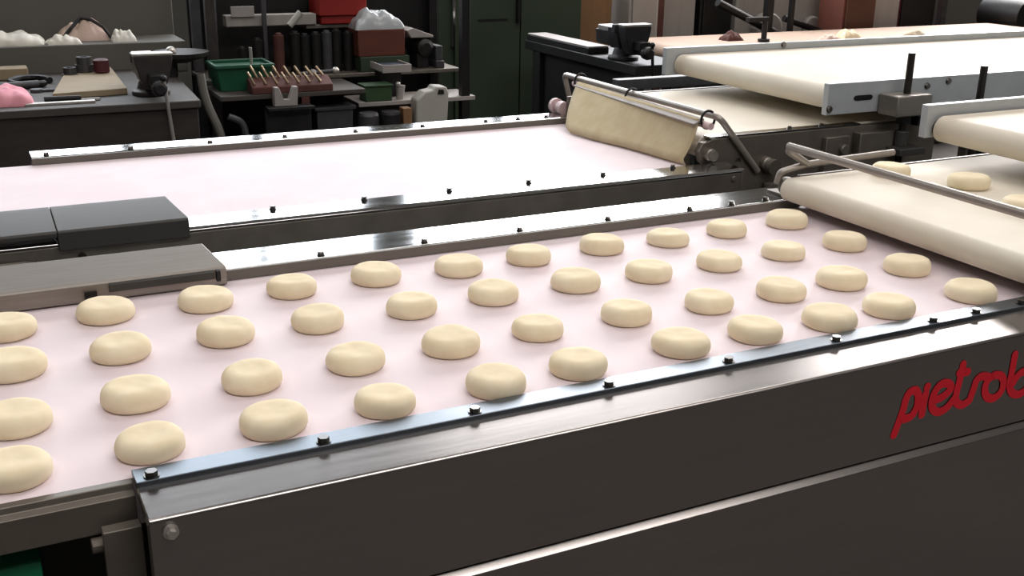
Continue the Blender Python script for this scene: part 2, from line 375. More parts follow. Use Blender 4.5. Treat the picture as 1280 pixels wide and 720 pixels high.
# ------------------------------------------------------------------ bent rod frames
def fillet(pts, r=.018, n=5):
    out = [Vector(pts[0])]
    for a, b, c in zip(pts, pts[1:], pts[2:]):
        a, b, c = Vector(a), Vector(b), Vector(c)
        p = b+(a-b).normalized()*r; q = b+(c-b).normalized()*r
        for i in range(n+1):
            t = i/n; out.append(p*(1-t)**2 + b*2*t*(1-t) + q*t*t)
    return out + [Vector(pts[-1])]
SF = thing('cloth_scraper', 'beige cloth sheet hung from a bent rod across the empty conveyor', 'scraper', (.24, .7, 0))
obj('rod_frame', MB().tube(fillet([(.37, .405, -.022), (.256, .405, .104), (.258, 1.085, .104), (.28, 1.085, .03)]), .0072), ROD, SF)
obj('hanging_rod', MB().cyl((.236, .405, .086), (.258, 1.03, .088), .0075), PINKROD, SF)
for y in (.43, .75, 1.01):
    x = .236 + (y-.405)/.625*.022
    rg = MB(); pts = [(x+.008+.0175*math.cos(t), y, .096+.019*math.sin(t)) for t in [2*math.pi*i/20 for i in range(21)]]
    obj('ring', rg.tube(pts, .0028, 8), BLACK, SF)
cb = MB(); nu, nv = 26, 16
grid = []
for i in range(nu+1):
    row = []; v = i/nu; y = .437 + v*(.99-.437)
    for j in range(nv+1):
        t = j/nv
        xt = .236 + (y-.405)/.625*.022; xb = .183 - .060*v
        yy = y + ((.431 + v*(.83-.431)) - y)*t**1.2
        x = xt - .008 + (xb-xt+.008)*t + .010*math.sin(math.pi*t)*(.25 + .5*math.sin(5*v+.6)) + .003*math.sin(9*v+4*t)*t
        z = .094*(1-t) + .0035
        if t > .9: x += (t-.9)*.15; 
        row.append(cb.bm.verts.new((x, yy, z)))
    grid.append(row)
for i in range(nu):
    for j in range(nv): cb.bm.faces.new([grid[i][j], grid[i+1][j], grid[i+1][j+1], grid[i][j+1]])
co = obj('cloth', cb, CLOTH, SF, smooth=80)
so = co.modifiers.new('thick', 'SOLIDIFY'); so.thickness = .0025
obj('clamp_bar', MB().hexa([(.214,.435,.084),(.240,.435,.0945),(.260,.99,.0965),(.234,.99,.086),(.212,.435,.088),(.238,.435,.0985),(.258,.99,.1005),(.232,.99,.090)]), SHADE, SF, .001)
RF = thing('rod_frame', 'bare bent grey rod crossing above the low belt that carries dough', 'rod frame', (.15, -.2, .06))
obj('cross_rod', MB().tube([(.128, .032, .124), (.128, -.60, .124)], .0072), ROD, RF)
obj('arm', MB().tube([(.128, .030, .124), (.150, .056, .109), (.207, .068, .078)], .0066), ROD, RF)
obj('fixing_bar', MB().tube(fillet([(.150, .080, .045), (.150, .074, .066), (.207, .070, .077), (.42, .070, .082)], .01), .0066), ROD, RF)

# ------------------------------------------------------------------ upper belts on the right
UB = thing('upper_conveyor', 'raised cream belt at the back right, with grey side plates', 'conveyor', (1.5, .72, FZ))
obj('belt', MB().prism(slab_profile(.560, 3.4, .150, .054), .428, 1.018, 'y'), BELT2, UB)
pB = obj('side_plate', MB().box(.552, 3.4, .408, .425, .088, .158), ALU, UB, .001)
obj('slot', MB().prism([(.635+.008*math.cos(a), .122+.006*math.sin(a)) for a in [math.pi/2+math.pi*i/6 for i in range(7)]] + [(.675+.008*math.cos(a), .122+.006*math.sin(a)) for a in [-math.pi/2+math.pi*i/6 for i in range(7)]], .4068, .409, 'y'), BLACK, pB)
for x, z in ((.558, .102), (.848, .138), (.915, .146), (1.5, .13)): screw(pB, (x, .408, z), .0062, .006, (0, -1, 0))
pF = obj('side_plate', MB().box(.535, 3.4, 1.022, 1.040, .096, .168), ALU, UB, .001)
screw(pF, (.60, 1.022, .118), .007, .006, (0, -1, 0)); screw(pF, (.93, 1.022, .162), .007, .006, (0, -1, 0))
for x in (1.3, 3.0):
    for y in (.416, 1.03): obj('leg', MB().box(x-.02, x+.02, y-.02 + (.04 if y < .7 else 0), y+.02+(.04 if y < .7 else 0), FZ, .1), BLACK, UB, .001)
UA = thing('upper_conveyor', 'raised cream belt at the right edge, above the low dough belt', 'conveyor', (1.4, -.25, FZ))
obj('belt', MB().prism(slab_profile(.492, 3.2, .150, .050), -.62, .046, 'y'), BELT2, UA)
pA = obj('side_plate', MB().box(.480, 3.2, .054, .070, .108, .171), ALU, UA, .001)
obj('bearing', MB().cyl((.515, .046, .125), (.515, .0545, .125), .018), BLACK, pA)
for x in (1.6, 3.0):
    for y in (-.58, .085): obj('leg', MB().box(x-.02, x+.02, y-.02, y+.02, FZ, .1) if y < 0 else MB().box(x-.02, x+.02, .072, .11, FZ, .16), BLACK, UA, .001)
# vertical threaded rods with a clamp
VR = thing('height_rod', 'black threaded rod in a grey clamp beside the back right belt plate', 'rod', (.757, .378, FZ), 'threaded height rods')
obj('rod', MB().cyl((.757, .378, FZ), (.757, .378, .221), .0082), RODM, VR)
obj('clamp_block', MB().box(.700, .805,   .345, .4055, .083, .130), GUARD, VR, .003)
obj('nut', MB().cyl((.757, .378, .062), (.757, .378, .081), .018, n=6), BLACK, VR)
obj('foot', MB().box(.72, .80, .34, .40, -.006, .010).cyl((.757, .378, .01), (.757, .378, .045), .016), GUARD2, VR, .002)
obj('stop_block', MB().box(.785, .835, .36, .4, .056, .078), BLACK, VR, .002)
V2 = thing('height_rod', 'bare black threaded rod standing alone near the right edge', 'rod', (.903, .30, FZ), 'threaded height rods')
obj('rod', MB().cyl((.903, .30, FZ), (.903, .30, .196), .0085), RODM, V2)
obj('foot', MB().cyl((.903, .30, FZ), (.903, .30, FZ+.02), .03), BLACK, V2)

# ------------------------------------------------------------------ dough pieces
DG = [[(0.084,-0.031),(0.084,-0.176),(0.082,-0.314),(0.076,-0.442)],[(-0.047,-0.035),(-0.041,-0.174),(-0.055,-0.321),(-0.078,-0.44)],[(-0.169,-0.039),(-0.168,-0.178),(-0.17,-0.325),(-0.186,-0.443)],[(-0.29,-0.031),(-0.296,-0.177),(-0.293,-0.322),(-0.304,-0.437)],[(-0.423,-0.034),(-0.418,-0.172),(-0.422,-0.316),(-0.418,-0.435)],[(-0.543,-0.038),(-0.549,-0.171),(-0.555,-0.315),(-0.567,-0.44)],[(-0.669,-0.028),(-0.672,-0.173),(-0.677,-0.317),(-0.678,-0.448)],[(-0.796,-0.031),(-0.801,-0.172),(-0.8,-0.317),(-0.809,-0.442)],[(-0.916,-0.036),(-0.919,-0.169),(-0.924,-0.321),(-0.931,-0.439)],[(-1.043,-0.027),(-1.045,-0.17),(-1.05,-0.315),(-1.055,-0.439)],[(-1.163,-0.04),(-1.164,-0.173),(-1.17,-0.326),(-1.18,-0.441)]]
def dough_mesh(seed):
    rnd = random.Random(seed); bm = bmesh.new(); Rr, H = .0350, .0215; n = 40
    prof = [(.0, 0), (.55, 0), (.86, 0), (.93, .05), (.985, .18), (1.0, .36), (.99, .55), (.955, .72), (.89, .86), (.80, .95), (.68, .99), (.5, 1.0), (.38, .985), (.2, .975), (0, .97)]
    off = Vector((seed*7.3, seed*3.1, 0)); rings = []
    sx, sy = 1+rnd.uniform(-.03, .03), 1+rnd.uniform(-.03, .03)
    tilt = rnd.uniform(0, 6.28); dx, dy = rnd.uniform(-.012, .012), rnd.uniform(-.012, .012)
    for r, h in prof:
        k = 1 if r == 0 else n; ring = []
        for j in range(k):
            t = 2*math.pi*j/n; x, y = r*math.cos(t), r*math.sin(t)
            q = 1 + .035*noise.noise(Vector((math.cos(t)*1.2, math.sin(t)*1.2, h*.8))*1.0 + off)
            z = h*H*(1 + .05*math.cos(t-tilt)*r)
            if h > .3: z += .0007*noise.noise(Vector((x*2.4, y*2.4, 3))+off) 
            if h > .9: z -= .0004*math.exp(-((x-dx*20)**2+(y-dy*20)**2)/.10)
            ring.append(bm.verts.new((x*Rr*q*sx, y*Rr*q*sy, max(z, 0))))
        rings.append(ring)
    for A, B in zip(rings, rings[1:]):
        for j in range(n):
            if len(A) == 1: bm.faces.new([A[0], B[j], B[(j+1)%n]])
            elif len(B) == 1: bm.faces.new([A[j], B[0], A[(j+1)%n]])
            else: bm.faces.new([A[j], A[(j+1)%n], B[(j+1)%n], B[j]])
    bmesh.ops.recalc_face_normals(bm, faces=bm.faces)
    me = bpy.data.meshes.new('dough_round'); bm.to_mesh(me); bm.free(); me.materials.append(DOUGH)
    for p in me.polygons: p.use_smooth = True
    return me
meshes = [dough_mesh(s) for s in range(9)]
ORD = ['rightmost', 'second from the right', 'third from the right', 'fourth from the right', 'fifth from the right', 'middle one', 'fifth from the left', 'fourth from the left', 'third from the left', 'second from the left', 'leftmost']
ROWS = ['row along the far rail', 'second row from the far rail', 'second row from the near rail', 'row along the near rail']
rnd = random.Random(5)
def dough(x, y, z, label, group, k):
    o = bpy.data.objects.new('dough_round', meshes[k % 9]); C.objects.link(o)
    o.location = (x, y, z+BZ+.0002); o.rotation_euler = (0, 0, rnd.uniform(0, 6.28)); s = rnd.uniform(.97, 1.04); o.scale = (s, s, s*rnd.uniform(.95, 1.05))
    tag(o, label, 'dough', group)
for c in range(11):
    for r_ in range(4):
        x, y = DG[c][r_]; dough(x, y, 0, 'pale dough round, %s of the %s' % (ORD[c], ROWS[r_]), 'dough rounds on the front belt', c*4+r_*7)
dough(.344, -.004, .06, 'pale dough round farthest back on the raised low belt, half behind the rod', 'dough rounds on the delivering belt', 2)
dough(.404, -.130, .06, 'pale dough round in the middle on the raised low belt, crossed by the rod', 'dough rounds on the delivering belt', 5)
dough(.358, -.285, .06, 'pale dough round at the picture edge on the raised low belt', 'dough rounds on the delivering belt', 7)

# ------------------------------------------------------------------ workshop behind: left bench
B1 = thing('workbench', 'dark workbench with raised grey back shelf at the upper left', 'workbench', (-1.4, 2.7, FZ))
obj('top', MB().hexa([(-2.6,2.27,-.125),(-.46,2.25,-.125),(-.415,3.075,-.125),(-2.6,3.075,-.125),(-2.6,2.27,-.1),(-.46,2.25,-.1),(-.415,3.075,-.1),(-2.6,3.075,-.1)]), BENCHT, B1, .003)
obj('apron', MB().box(-2.6, -.468, 2.262, 2.33, -.47, -.125), BENCH, B1, .003)
for x in (-2.55, -.58):
    for y in (2.34, 2.95): obj('leg', MB().box(x, x+.08, y, y+.08, FZ, -.125), BENCH, B1, .003)
obj('back_shelf', MB().box(-2.6, -.34, 3.078, 3.34, -.12, .0), GREYP, B1, .004)
obj('back_board', MB().box(-2.6, -.335, 3.345, 3.37, -.6, .26), GREYP, B1, .004)
def vice(label, x, y, z, m1, m2, group='bench vices'):
    t = thing('bench_vice', label, 'vice', (x, y, z), group)
    def P(name, mb, mm, par=None, bv=.003): return obj(name, mb, mm, par or t, bv, lift=False)
    P('base', MB().lathe([(.062, 0), (.062, .014), (.045, .02), (.036, .05)], (0, .06, 0)), m1)
    P('body', MB().prism([(-.032,.045),(.032,.045),(.046,.085),(.048,.128),(-.048,.128),(-.046,.085)], .035, .11, 'y').prism([(-.028,.052),(.028,.052),(.034,.11),(-.034,.11)], .11, .23, 'y'), m1)
    P('anvil', MB().box(-.034, .034, .12, .21, .108, .128), BRIGHT)
    P('front_jaw', MB().prism([(-.03,.03),(.03,.03),(.044,.06),(.060,.118),(.062,.140),(-.062,.140),(-.060,.118),(-.044,.06)], -.045, .005, 'y'), m1)
    P('slide', MB().box(-.024, .024, -.1, .05, .05, .085), m2)
    P('jaw_plate', MB().box(-.064, .064, -.046, .007, .1402, .149), BRIGHT, None, .002)
    P('rear_jaw', MB().box(-.06, .06, .034, .06, .11, .143), m1)
    P('screw_boss', MB().lathe([(.024, -.10), (.026, -.12), (.022, -.135), (.015, -.14)], (0, 0, .045), 18, 'y').cyl((0, -.1, .045), (0, .03, .045), .014), m2)
    h = P('handle', MB().cyl((.014, -.128, .075), (.034, -.128, -.19), .0062), BRIGHT if m1 is VICE else m2, None, 0)
    P('handle_end', MB().ball((.0138, -.128, .078), .011), m2, h, 0); P('handle_end', MB().ball((.034, -.128, -.19), .011), m2, h, 0)
    return t
vice('grey cast vice with long hanging handle, on the left bench', -.588, 2.37, -.1, VICE, VICED)

def rag(name, label, x, y, z, w, d, h, mm, seed, cat='rag', group=None, parent=None):
    bm = bmesh.new(); n, k = 36, 20; off = Vector((seed*5.1, seed*2.7, 0)); g = []
    for i in range(n+1):
        row = []
        for j in range(k+1):
            u, v = i/n*2-1, j/k*2-1
            e = max(0, 1-(abs(u)**2.5))*max(0, 1-(abs(v)**2.5))
            f = .62 + .6*abs(noise.noise(Vector((u*1.6, v*1.0, seed))+off)) + .16*noise.noise(Vector((u*4, v*2.5, 1))+off)
            q = 1 + .12*noise.noise(Vector((u*1.5, v*1.5, 9))+off)
            row.append(bm.verts.new((u*w/2*q, v*d/2*q, max(.002, h*e**.55*f + .002))))
        g.append(row)
    for i in range(n):
        for j in range(k): bm.faces.new([g[i][j], g[i+1][j], g[i+1][j+1], g[i][j+1]])
    b = [bm.edges[i] for i in range(0)]
    bd = [e for e in bm.edges if len(e.link_faces) == 1]
    r = bmesh.ops.extrude_edge_only(bm, edges=bd)
    for v in [q for q in r['geom'] if isinstance(q, bmesh.types.BMVert)]: v.co.z = 0
    bmesh.ops.holes_fill(bm, edges=[e for e in bm.edges if len(e.link_faces) == 1], sides=0)
    mb = MB(); mb.bm.free(); mb.bm = bm
    o = obj(name, mb, mm, None, 0, 60, lift=False); o.location = (x, y, z+BZ)
    return tag(o, label, cat, group)
rag('rag', 'white crumpled rag at far left on the bench back shelf', -.96, 3.19, 0, .22, .18, .05, RAGW, 1)
rag('rag', 'low white rag between the others on the bench back shelf', -.785, 3.135, 0, .12, .10, .036, RAGW, 2)
rg2 = rag('apron', 'pinkish bunched apron with dark straps on the bench back shelf', -.70, 3.255, 0, .20, .13, .085, RAGP, 3, 'apron')
stp = MB().tube([(-.085, -.07, .012), (-.05, -.065, .05), (-.01, -.03, .084), (.03, -.04, .078), (.07, -.06, .05), (.095, -.075, .01)], .0065, 8)
obj('strap', stp, BLACK, rg2, lift=False)
rag('rag', 'small white rag with dark fold, right end of bench back shelf', -.565, 3.16, 0, .09, .10, .052, RAGW, 4)
rag('rag', 'pink rag at the front left corner of the bench top', -1.06, 2.44, -.1, .20, .22, .07, PINK, 6)
# things on the bench top
tag(obj('board', MB().hexa([(-.90,2.42,-.0998),(-.66,2.46,-.0998),(-.64,3.02,-.0998),(-.80,2.99,-.0998),(-.90,2.42,-.079),(-.66,2.46,-.079),(-.64,3.02,-.079),(-.80,2.99,-.079)]), WOODL, None, .002), 'pale wooden board lying on the left bench top', 'board')
tag(obj('metal_strip', MB().box(-.99, -.78, 2.32, 2.345, -.0998, -.092), BRIGHT, None, .001), 'thin bright metal strip along the bench front edge', 'strip')
tag(obj('wood_block', MB().box(-1.09, -.935, 2.93, 3.02, -.0998, -.06), WOODL, None, .003), 'small pale wood block at the back left of the bench', 'block')
f = thing('file', 'flat file with black handle lying before the pale board', 'file', (-.83, 2.37, -.1))
obj('blade', MB().box(-.82, -.76, 2.363, 2.379, -.0995, -.092), SHADE, f, .001); obj('grip', MB().cyl((-.93, 2.371, -.089), (-.818, 2.371, -.089), .0105, .008), BLACK, f, .002)
w = MB(); w.tube([(-.94+.065*math.cos(t), 2.80+.09*math.sin(t), -.088) for t in [2*math.pi*i/22 for i in range(20)]], .011, 8)
tag(obj('hose_loop', w, BLACK), 'black hose curled in a loop on the left bench', 'hose')
for x, y, r, h, lab in ((-.80, 2.86, .028, .045, 'dark gear ring standing beside the hose loop'), (-.745, 2.90, .033, .055, 'larger dark gear ring behind the pale board end')):
    mb = MB().lathe([(r*.45, 0), (r, 0), (r, h*.5), (r*.8, h*.5), (r*.8, h), (r*.45, h), (r*.45, 0)], (x, y, -.0998 if 'beside' in lab else -.0788), 14)
    tag(obj('gear_ring', mb, GREYB), lab, 'gear')
tag(obj('oil_filter', MB().lathe([(.02, 0), (.028, .004), (.028, .046), (.02, .05)], (-.69, 2.86, -.0788), 18), MAROON), 'dark red round can on the pale board', 'can')
tag(obj('spanner', MB().box(-.93, -.80, 2.605, 2.62, -.0998, -.092).cyl((-.935, 2.612, -.0995), (-.935, 2.612, -.089), .02, n=10).cyl((-.795, 2.612, -.0995), (-.795, 2.612, -.089), .016, n=10), GREYB, None, .001), 'grey spanner lying left of the pale board', 'spanner')
tag(obj('steel_tube', MB().cyl((-1.06, 2.68, -.0865), (-.92, 2.71, -.0865), .013), GREYB), 'short grey tube behind the pink rag', 'tube')
# bent grey post right of the bench
tag(obj('bent_pipe', MB().tube(fillet([(-.405, 2.50, -.05), (-.40, 2.48, -.14), (-.36, 2.43, -.26), (-.352, 2.43, -.5), (-.352, 2.43, FZ)], .05), .015), GREYP), 'pale bent pipe standing beyond the bench corner', 'pipe')
tag(obj('bent_pipe', MB().tube(fillet([(-.325, 2.47, -.20), (-.275, 2.465, -.22), (-.262, 2.46, -.33), (-.262, 2.46, FZ)], .03), .012), GREYB), 'dark bent pipe below the green crate', 'pipe')
ft = thing('lamp_arm', 'grey dish with a bright spot behind the left vice', 'dish', (-.50, 3.0, -.1))
obj('stem', MB().cyl((-.445, 2.82, -.0995), (-.445, 2.82, -.03), .02), VICED, ft)
obj('dish', MB().lathe([(.03, -.02), (.10, .004), (.105, .02), (.09, .02), (.02, .0)], (-.41, 2.83, -.03)), VICE, ft)
obj('button', MB().ball((-.45, 2.79, -.005), .02), BRIGHT, ft)

# ------------------------------------------------------------------ tool rack in the middle
RK = thing('tool_rack', 'dark steel rack of shelves full of tools between bench and green cabinet', 'rack', (.17, 2.85, FZ))
for x, y, mm in ((-.30, 3.06, GREYB), (-.285, 2.86, VICE), (.70, 3.05, BLACK), (.66, 2.62, BLACK)):
    obj('post', MB().box(x-.018, x+.018, y-.018, y+.018, FZ, .3), mm, RK, .002)
obj('post', MB().box(-.255, -.225, 3.02, 3.05, FZ, .3), GREYB, RK, .002)
obj('post', MB().box(-.075, -.058, 2.90, 2.915, -.12, .3), GREYB, RK, .002)
obj('back_sheet', MB().box(-.32, .75, 3.10, 3.12, FZ, .26), BLACK, RK)
obj('shelf', MB().box(-.325, .72, 2.80, 3.095, -.135, -.12), DARKST, RK, .002)
obj('shelf', MB().box(-.34, .20, 2.50, 2.79, -.152, -.135), BENCHT, RK, .002)
obj('shelf', MB().box(.205, .70, 2.60, 2.79, -.222, -.205), SHADE, RK, .002)
obj('shelf', MB().box(-.325, .70, 2.50, 3.095, -.52, -.50), BLACK, RK, .002)
obj('top_beam', MB().box(-.21, .15, 2.93, 2.99, .062, .105), WHITEB, RK, .003)
obj('sign_plate', MB().box(-.19, -.10, 2.922, 2.9295, .10, .14), SHADE, RK, .001)
xs_ = [-.165, -.105, -.02, .045, .085, .13, .175, .215, .262]
hs_ = [.105, .135, .15, .155, .145, .15, .155, .16, .15]
for i, (x, h) in enumerate(zip(xs_, hs_)):
    mm = RUST if i == 2 else (GREYB if i in (6,) else BLACK)
    lab = ['shortest dark tool cylinder behind the green crate', 'slim dark tool cylinder behind the thin grey post', 'rusty brown tool cylinder on the rack', 'dark tool cylinder just right of the rusty one', 'dark tool cylinder under the white tube', 'dark tool cylinder left of the grey one', 'grey tool cylinder on the rack shelf', 'dark tool cylinder right of the grey one', 'last dark tool cylinder, next to the brown crate'][i]
    tag(obj('tool_cylinder', MB().lathe([(.0205, 0), (.021, h*.85), (.021, h), (.014, h), (.012, h+.008), (.004, h+.01)], (x, 2.885, -.1198), 18), mm), lab, 'tool', 'tool cylinders on the rack')
tag(obj('white_tube', MB().cyl((.028, 2.89, .0645), (.075, 2.89, .115), .0135), WHITEP), 'short white tube leaning on top of the tool cylinders', 'tube')
cr = thing('crate', 'green plastic crate on the rack shelf', 'crate', (-.19, 2.62, -.2))
obj('body', MB().hexa([(-.315,2.61,-.1348),(-.135,2.61,-.1348),(-.135,2.75,-.1348),(-.315,2.75,-.1348),(-.327,2.602,-.05),(-.122,2.602,-.05),(-.122,2.758,-.05),(-.327,2.758,-.05)]), GREENC, cr, .003)
obj('rim', MB().box(-.333, -.116, 2.594, 2.606, -.052, -.038).box(-.333, -.116, 2.754, 2.766, -.052, -.038).box(-.333, -.321, 2.606, 2.754, -.052, -.038).box(-.128, -.116, 2.606, 2.754, -.052, -.038), GREENC, cr, .003)
tag(obj('chisel', MB().cyl((-.185, 2.66, -.1340), (-.187, 2.66, .015), .006).cyl((-.185, 2.66, -.12), (-.185, 2.66, -.07), .009), BRIGHT), 'thin bright chisel standing upright in the green crate', 'chisel')
st = thing('drill_stand', 'rusty stepped stand holding a row of drill bits', 'stand', (.01, 2.56, -.2))
obj('block', MB().prism([(2.503,-.1348),(2.588,-.1348),(2.588,-.085),(2.563,-.085),(2.503,-.110)], -.225, .075), RUST, st, .003)
for i in range(14):
    x = -.212 + i*.0205; y = 2.522 + (i % 2)*.042; z = -.108 + (i % 2)*.018
    l = .052 - .0012*i
    tag(obj('drill_bit', MB().cyl((x, y, z+.0065), (x-.022, y+.012, z+l), .0054, .0048, 10), BRASS), ('%s drill bit in the rusty stand' % ['leftmost tallest', 'second from left', 'third from left', 'fourth from left', 'fifth from left', 'sixth from left', 'seventh from left', 'seventh from right', 'sixth from right', 'fifth from right', 'fourth from right', 'third from right', 'second from right', 'rightmost shortest'][i]), 'drill bit', 'drill bits in the stand')
vb = MB().prism([(-.16,-.1738),(-.076,-.1738),(-.072,-.106),(-.088,-.106),(-.105,-.15),(-.125,-.15),(-.142,-.106),(-.158,-.106)], 2.455, 2.488, 'y')
bpy_v = tag(obj('v_block', vb, SHADE, None, .002), 'pale grey block with a V notch before the drill bits', 'block')
obj('front_strut', MB().hexa([(-.12,2.49,-.5),(-.10,2.49,-.5),(-.10,2.4995,-.5),(-.12,2.4995,-.5),(-.16,2.49,-.152),(-.14,2.49,-.152),(-.14,2.4995,-.152),(-.16,2.4995,-.152)]), RUST, RK)
obj('front_strut', MB().box(-.05, -.02, 2.49, 2.4995, -.5, -.152), RUST, RK)
obj('front_ledge', MB().box(-.19, -.02, 2.43, 2.4895, -.186, -.174).box(-.19, -.02, 2.478, 2.4995, -.30, -.186), VICED, RK, .002)
dr = thing('wall_hammer', 'grey bar hammer with a bright ball end behind the drill bits', 'hammer', (.15, 2.70, -.2))
obj('stand', MB().box(.045, .075, 2.69, 2.72, -.1348, -.108), BLACK, dr, .002)
obj('handle', MB().cyl((.0, 2.705, -.099), (.14, 2.705, -.092), .008), GREYB, dr); obj('head', MB().ball((.150, 2.705, -.092), .015), BRIGHT, dr)
obj('head', MB().ball((.06, 2.705, -.096), .014), SHADE, dr)
cx = thing('brown_crate', 'brown wooden crate on the rack under a clear bag', 'crate', (.385, 2.9, -.12))
obj('crate_body', MB().box(.285, .485, 2.82, 2.98, -.06, .045), BROWNW, cx, .003)
obj('crate_base', MB().box(.29, .50, 2.81, 2.99, -.1198, -.06), CAB, cx, .003)
bg = rag('plastic_bag', 'clear plastic bag heaped on the brown crate', .385, 2.90, .045, .20, .15, .10, CLEAR, 11, 'bag')
rb = thing('red_box', 'red box on the top shelf above the tool cylinders', 'box', (.24, 2.98, .06))
obj('box_body', MB().box(.16, .36, 2.92, 3.06, .095, .19), REDP, rb, .003); obj('box_base', MB().box(.17, .345, 2.93, 3.05, .062, .095), REDP, rb, .003)
obj('top_rail', MB().box(.11, .36, 2.94, 3.09, .045, .0605), DARKST, RK, .002)
tag(obj('bottle', MB().lathe([(.022, 0), (.024, .01), (.024, .09), (.01, .12), (.01, .14)], (.505, 3.02, -.1198), 16), NAVY), 'dark blue bottle beside the clear bag', 'bottle')
lh = thing('grinder', 'small bench grinder with a pale sloping hood', 'grinder', (.58, 2.9, -.12))
obj('hood', MB().prism([(.50,.035),(.53,.045),(.62,.012),(.62,.003),(.52,.005)], 2.84, 2.98, 'y'), SHADE, lh, .003)
obj('motor', MB().lathe([(.02,2.82),(.035,2.83),(.035,2.99),(.02,3.0)], (.58, 0, -.035), 18, 'y'), BLACK, lh)
obj('foot', MB().box(.55, .60, 2.85, 2.97, -.1198, -.06), VICED, lh, .003)
tag(obj('machine_block', MB().box(.625, .655, 2.83, 2.93, -.1198, -.03).box(.622, .66, 2.82, 2.94, -.1198, -.09), GREYB, None, .003), 'grey upright block right of the bench grinder', 'block')
tb = thing('tray', 'shallow grey tray with dark blue tools below the brown crate', 'tray', (.40, 2.7, -.26))
obj('pan', MB().box(.315, .435, 2.63, 2.77, -.10, -.095).box(.315, .435, 2.625, 2.63, -.10, -.07).box(.315, .32, 2.63, 2.77, -.10, -.07).box(.43, .435, 2.63, 2.77, -.10, -.07), SHADE, tb, .001)
obj('tool_inset', MB().box(.325, .425, 2.635, 2.76, -.0945, -.077), NAVY, tb, .003)
obj('stand', MB().box(.33, .42, 2.70, 2.76, -.2048, -.10), BLACK, tb)
tag(obj('green_tin', MB().box(.235, .345, 2.605, 2.68, -.2048, -.148).box(.23, .35, 2.60, 2.685, -.148, -.140), mat('dull_green', (40, 66, 36), .6), None, .003), 'dull green tin below the shallow grey tray', 'tin')
sp2 = thing('spray_gun', 'small grey tool with a bright tip beside the green tin', 'tool', (.385, 2.63, -.205))
obj('body', MB().cyl((.385, 2.63, -.2048), (.39, 2.63, -.15), .014, .018), SHADE, sp2); obj('tip', MB().ball((.375, 2.62, -.144), .010), BRIGHT, sp2)
jg = thing('jug', 'milky plastic jug with a handle, next to the green cabinet', 'jug', (.48, 2.56, -.32))
obj('jug_base', MB().box(.40, .57, 2.49, 2.597, -.4998, -.292), BLACK, jg, .003)
obj('jug_body', MB().prism([(.41,-.2915),(.543,-.2915),(.55,-.175),(.54,-.149),(.493,-.145),(.483,-.16),(.448,-.165),(.415,-.195)], 2.52, 2.59, 'y'), WHITEP, jg, .006)
obj('handle_hole', MB().prism([(.50,-.176),(.528,-.176),(.526,-.160),(.505,-.158)], 2.5170, 2.5205, 'y'), BLACK, jg)
for i, (x, mm, lab) in enumerate(((.225, GREYB, 'grey drum under the green tin, left'), (.315, VICED, 'dark drum right of the grey drum on the low rack shelf'))):
    tag(obj('drum', MB().lathe([(.035, 0), (.04, .006), (.04, .255), (.035, .265)], (x, 2.55, -.4998), 20), mm), lab, 'drum')
tag(obj('tan_panel', MB().box(.362, .398, 2.53, 2.58, -.4998, -.225), TANW, None, .002), 'narrow tan board standing left of the milky jug', 'board')
tag(obj('steel_bracket', MB().box(.02, .16, 2.54, 2.62, -.4998, -.215).box(.01, .17, 2.53, 2.63, -.215, -.20), GREYB, None, .003), 'grey open box below the drill stand', 'box')

# ------------------------------------------------------------------ green cabinet
CB = thing('cabinet', 'tall dark green metal cabinet behind the conveyors', 'cabinet', (1.35, 3.6, FZ))
obj('cabinet_body', MB().box(.93, 1.72, 3.53, 3.95, FZ, .34), CAB, CB, .004)
obj('door', MB().box(1.01, 1.36, 3.508, 3.5295, FZ+.06, .31), CAB, CB, .003); obj('door', MB().box(1.366, 1.705, 3.508, 3.5295, FZ+.06, .31), CAB, CB, .003)
obj('edge_strip', MB().box(.995, 1.008, 3.50, 3.5295, -.125, .3), CHROME, CB, .001)
obj('door_slot', MB().box(1.13, 1.29, 3.505, 3.5085, -.008, .002), BLACK, CB)
obj('handle', MB().box(1.335, 1.35, 3.485, 3.508, -.02, .10), BLACK, CB, .002)

# ------------------------------------------------------------------ second bench with vice
B2 = thing('workbench', 'black workbench with a vice, before the green cabinet', 'workbench', (1.6, 2.7, FZ))
obj('top', MB().box(1.205, 1.46, 2.20, 3.15, -.10, -.06), BLACK, B2, .003)
obj('side_board', MB().box(1.23, 1.26, 2.30, 3.01, -.4, -.10), BLACK, B2)
for x, y in ((1.24, 2.26), (1.42, 2.26), (1.24, 3.05), (1.42, 3.05)): obj('leg', MB().box(x-.03, x+.02, y-.04, y+.03, FZ, -.10), BLACK, B2)
sb = thing('steel_beam', 'dark steel beam with a bright top lying along the black bench', 'beam', (1.26, 2.9, -.06))
obj('beam_body', MB().box(1.21, 1.31, 2.58, 3.14, -.0598, -.034), BLACK, sb, .002); obj('beam_top', MB().box(1.212, 1.308, 2.582, 3.138, -.034, -.028), SHADE, sb, .001)
vice('black vice with a bright jaw top on the black bench at the back', 1.262, 2.33, -.06, VICED, BLACK)

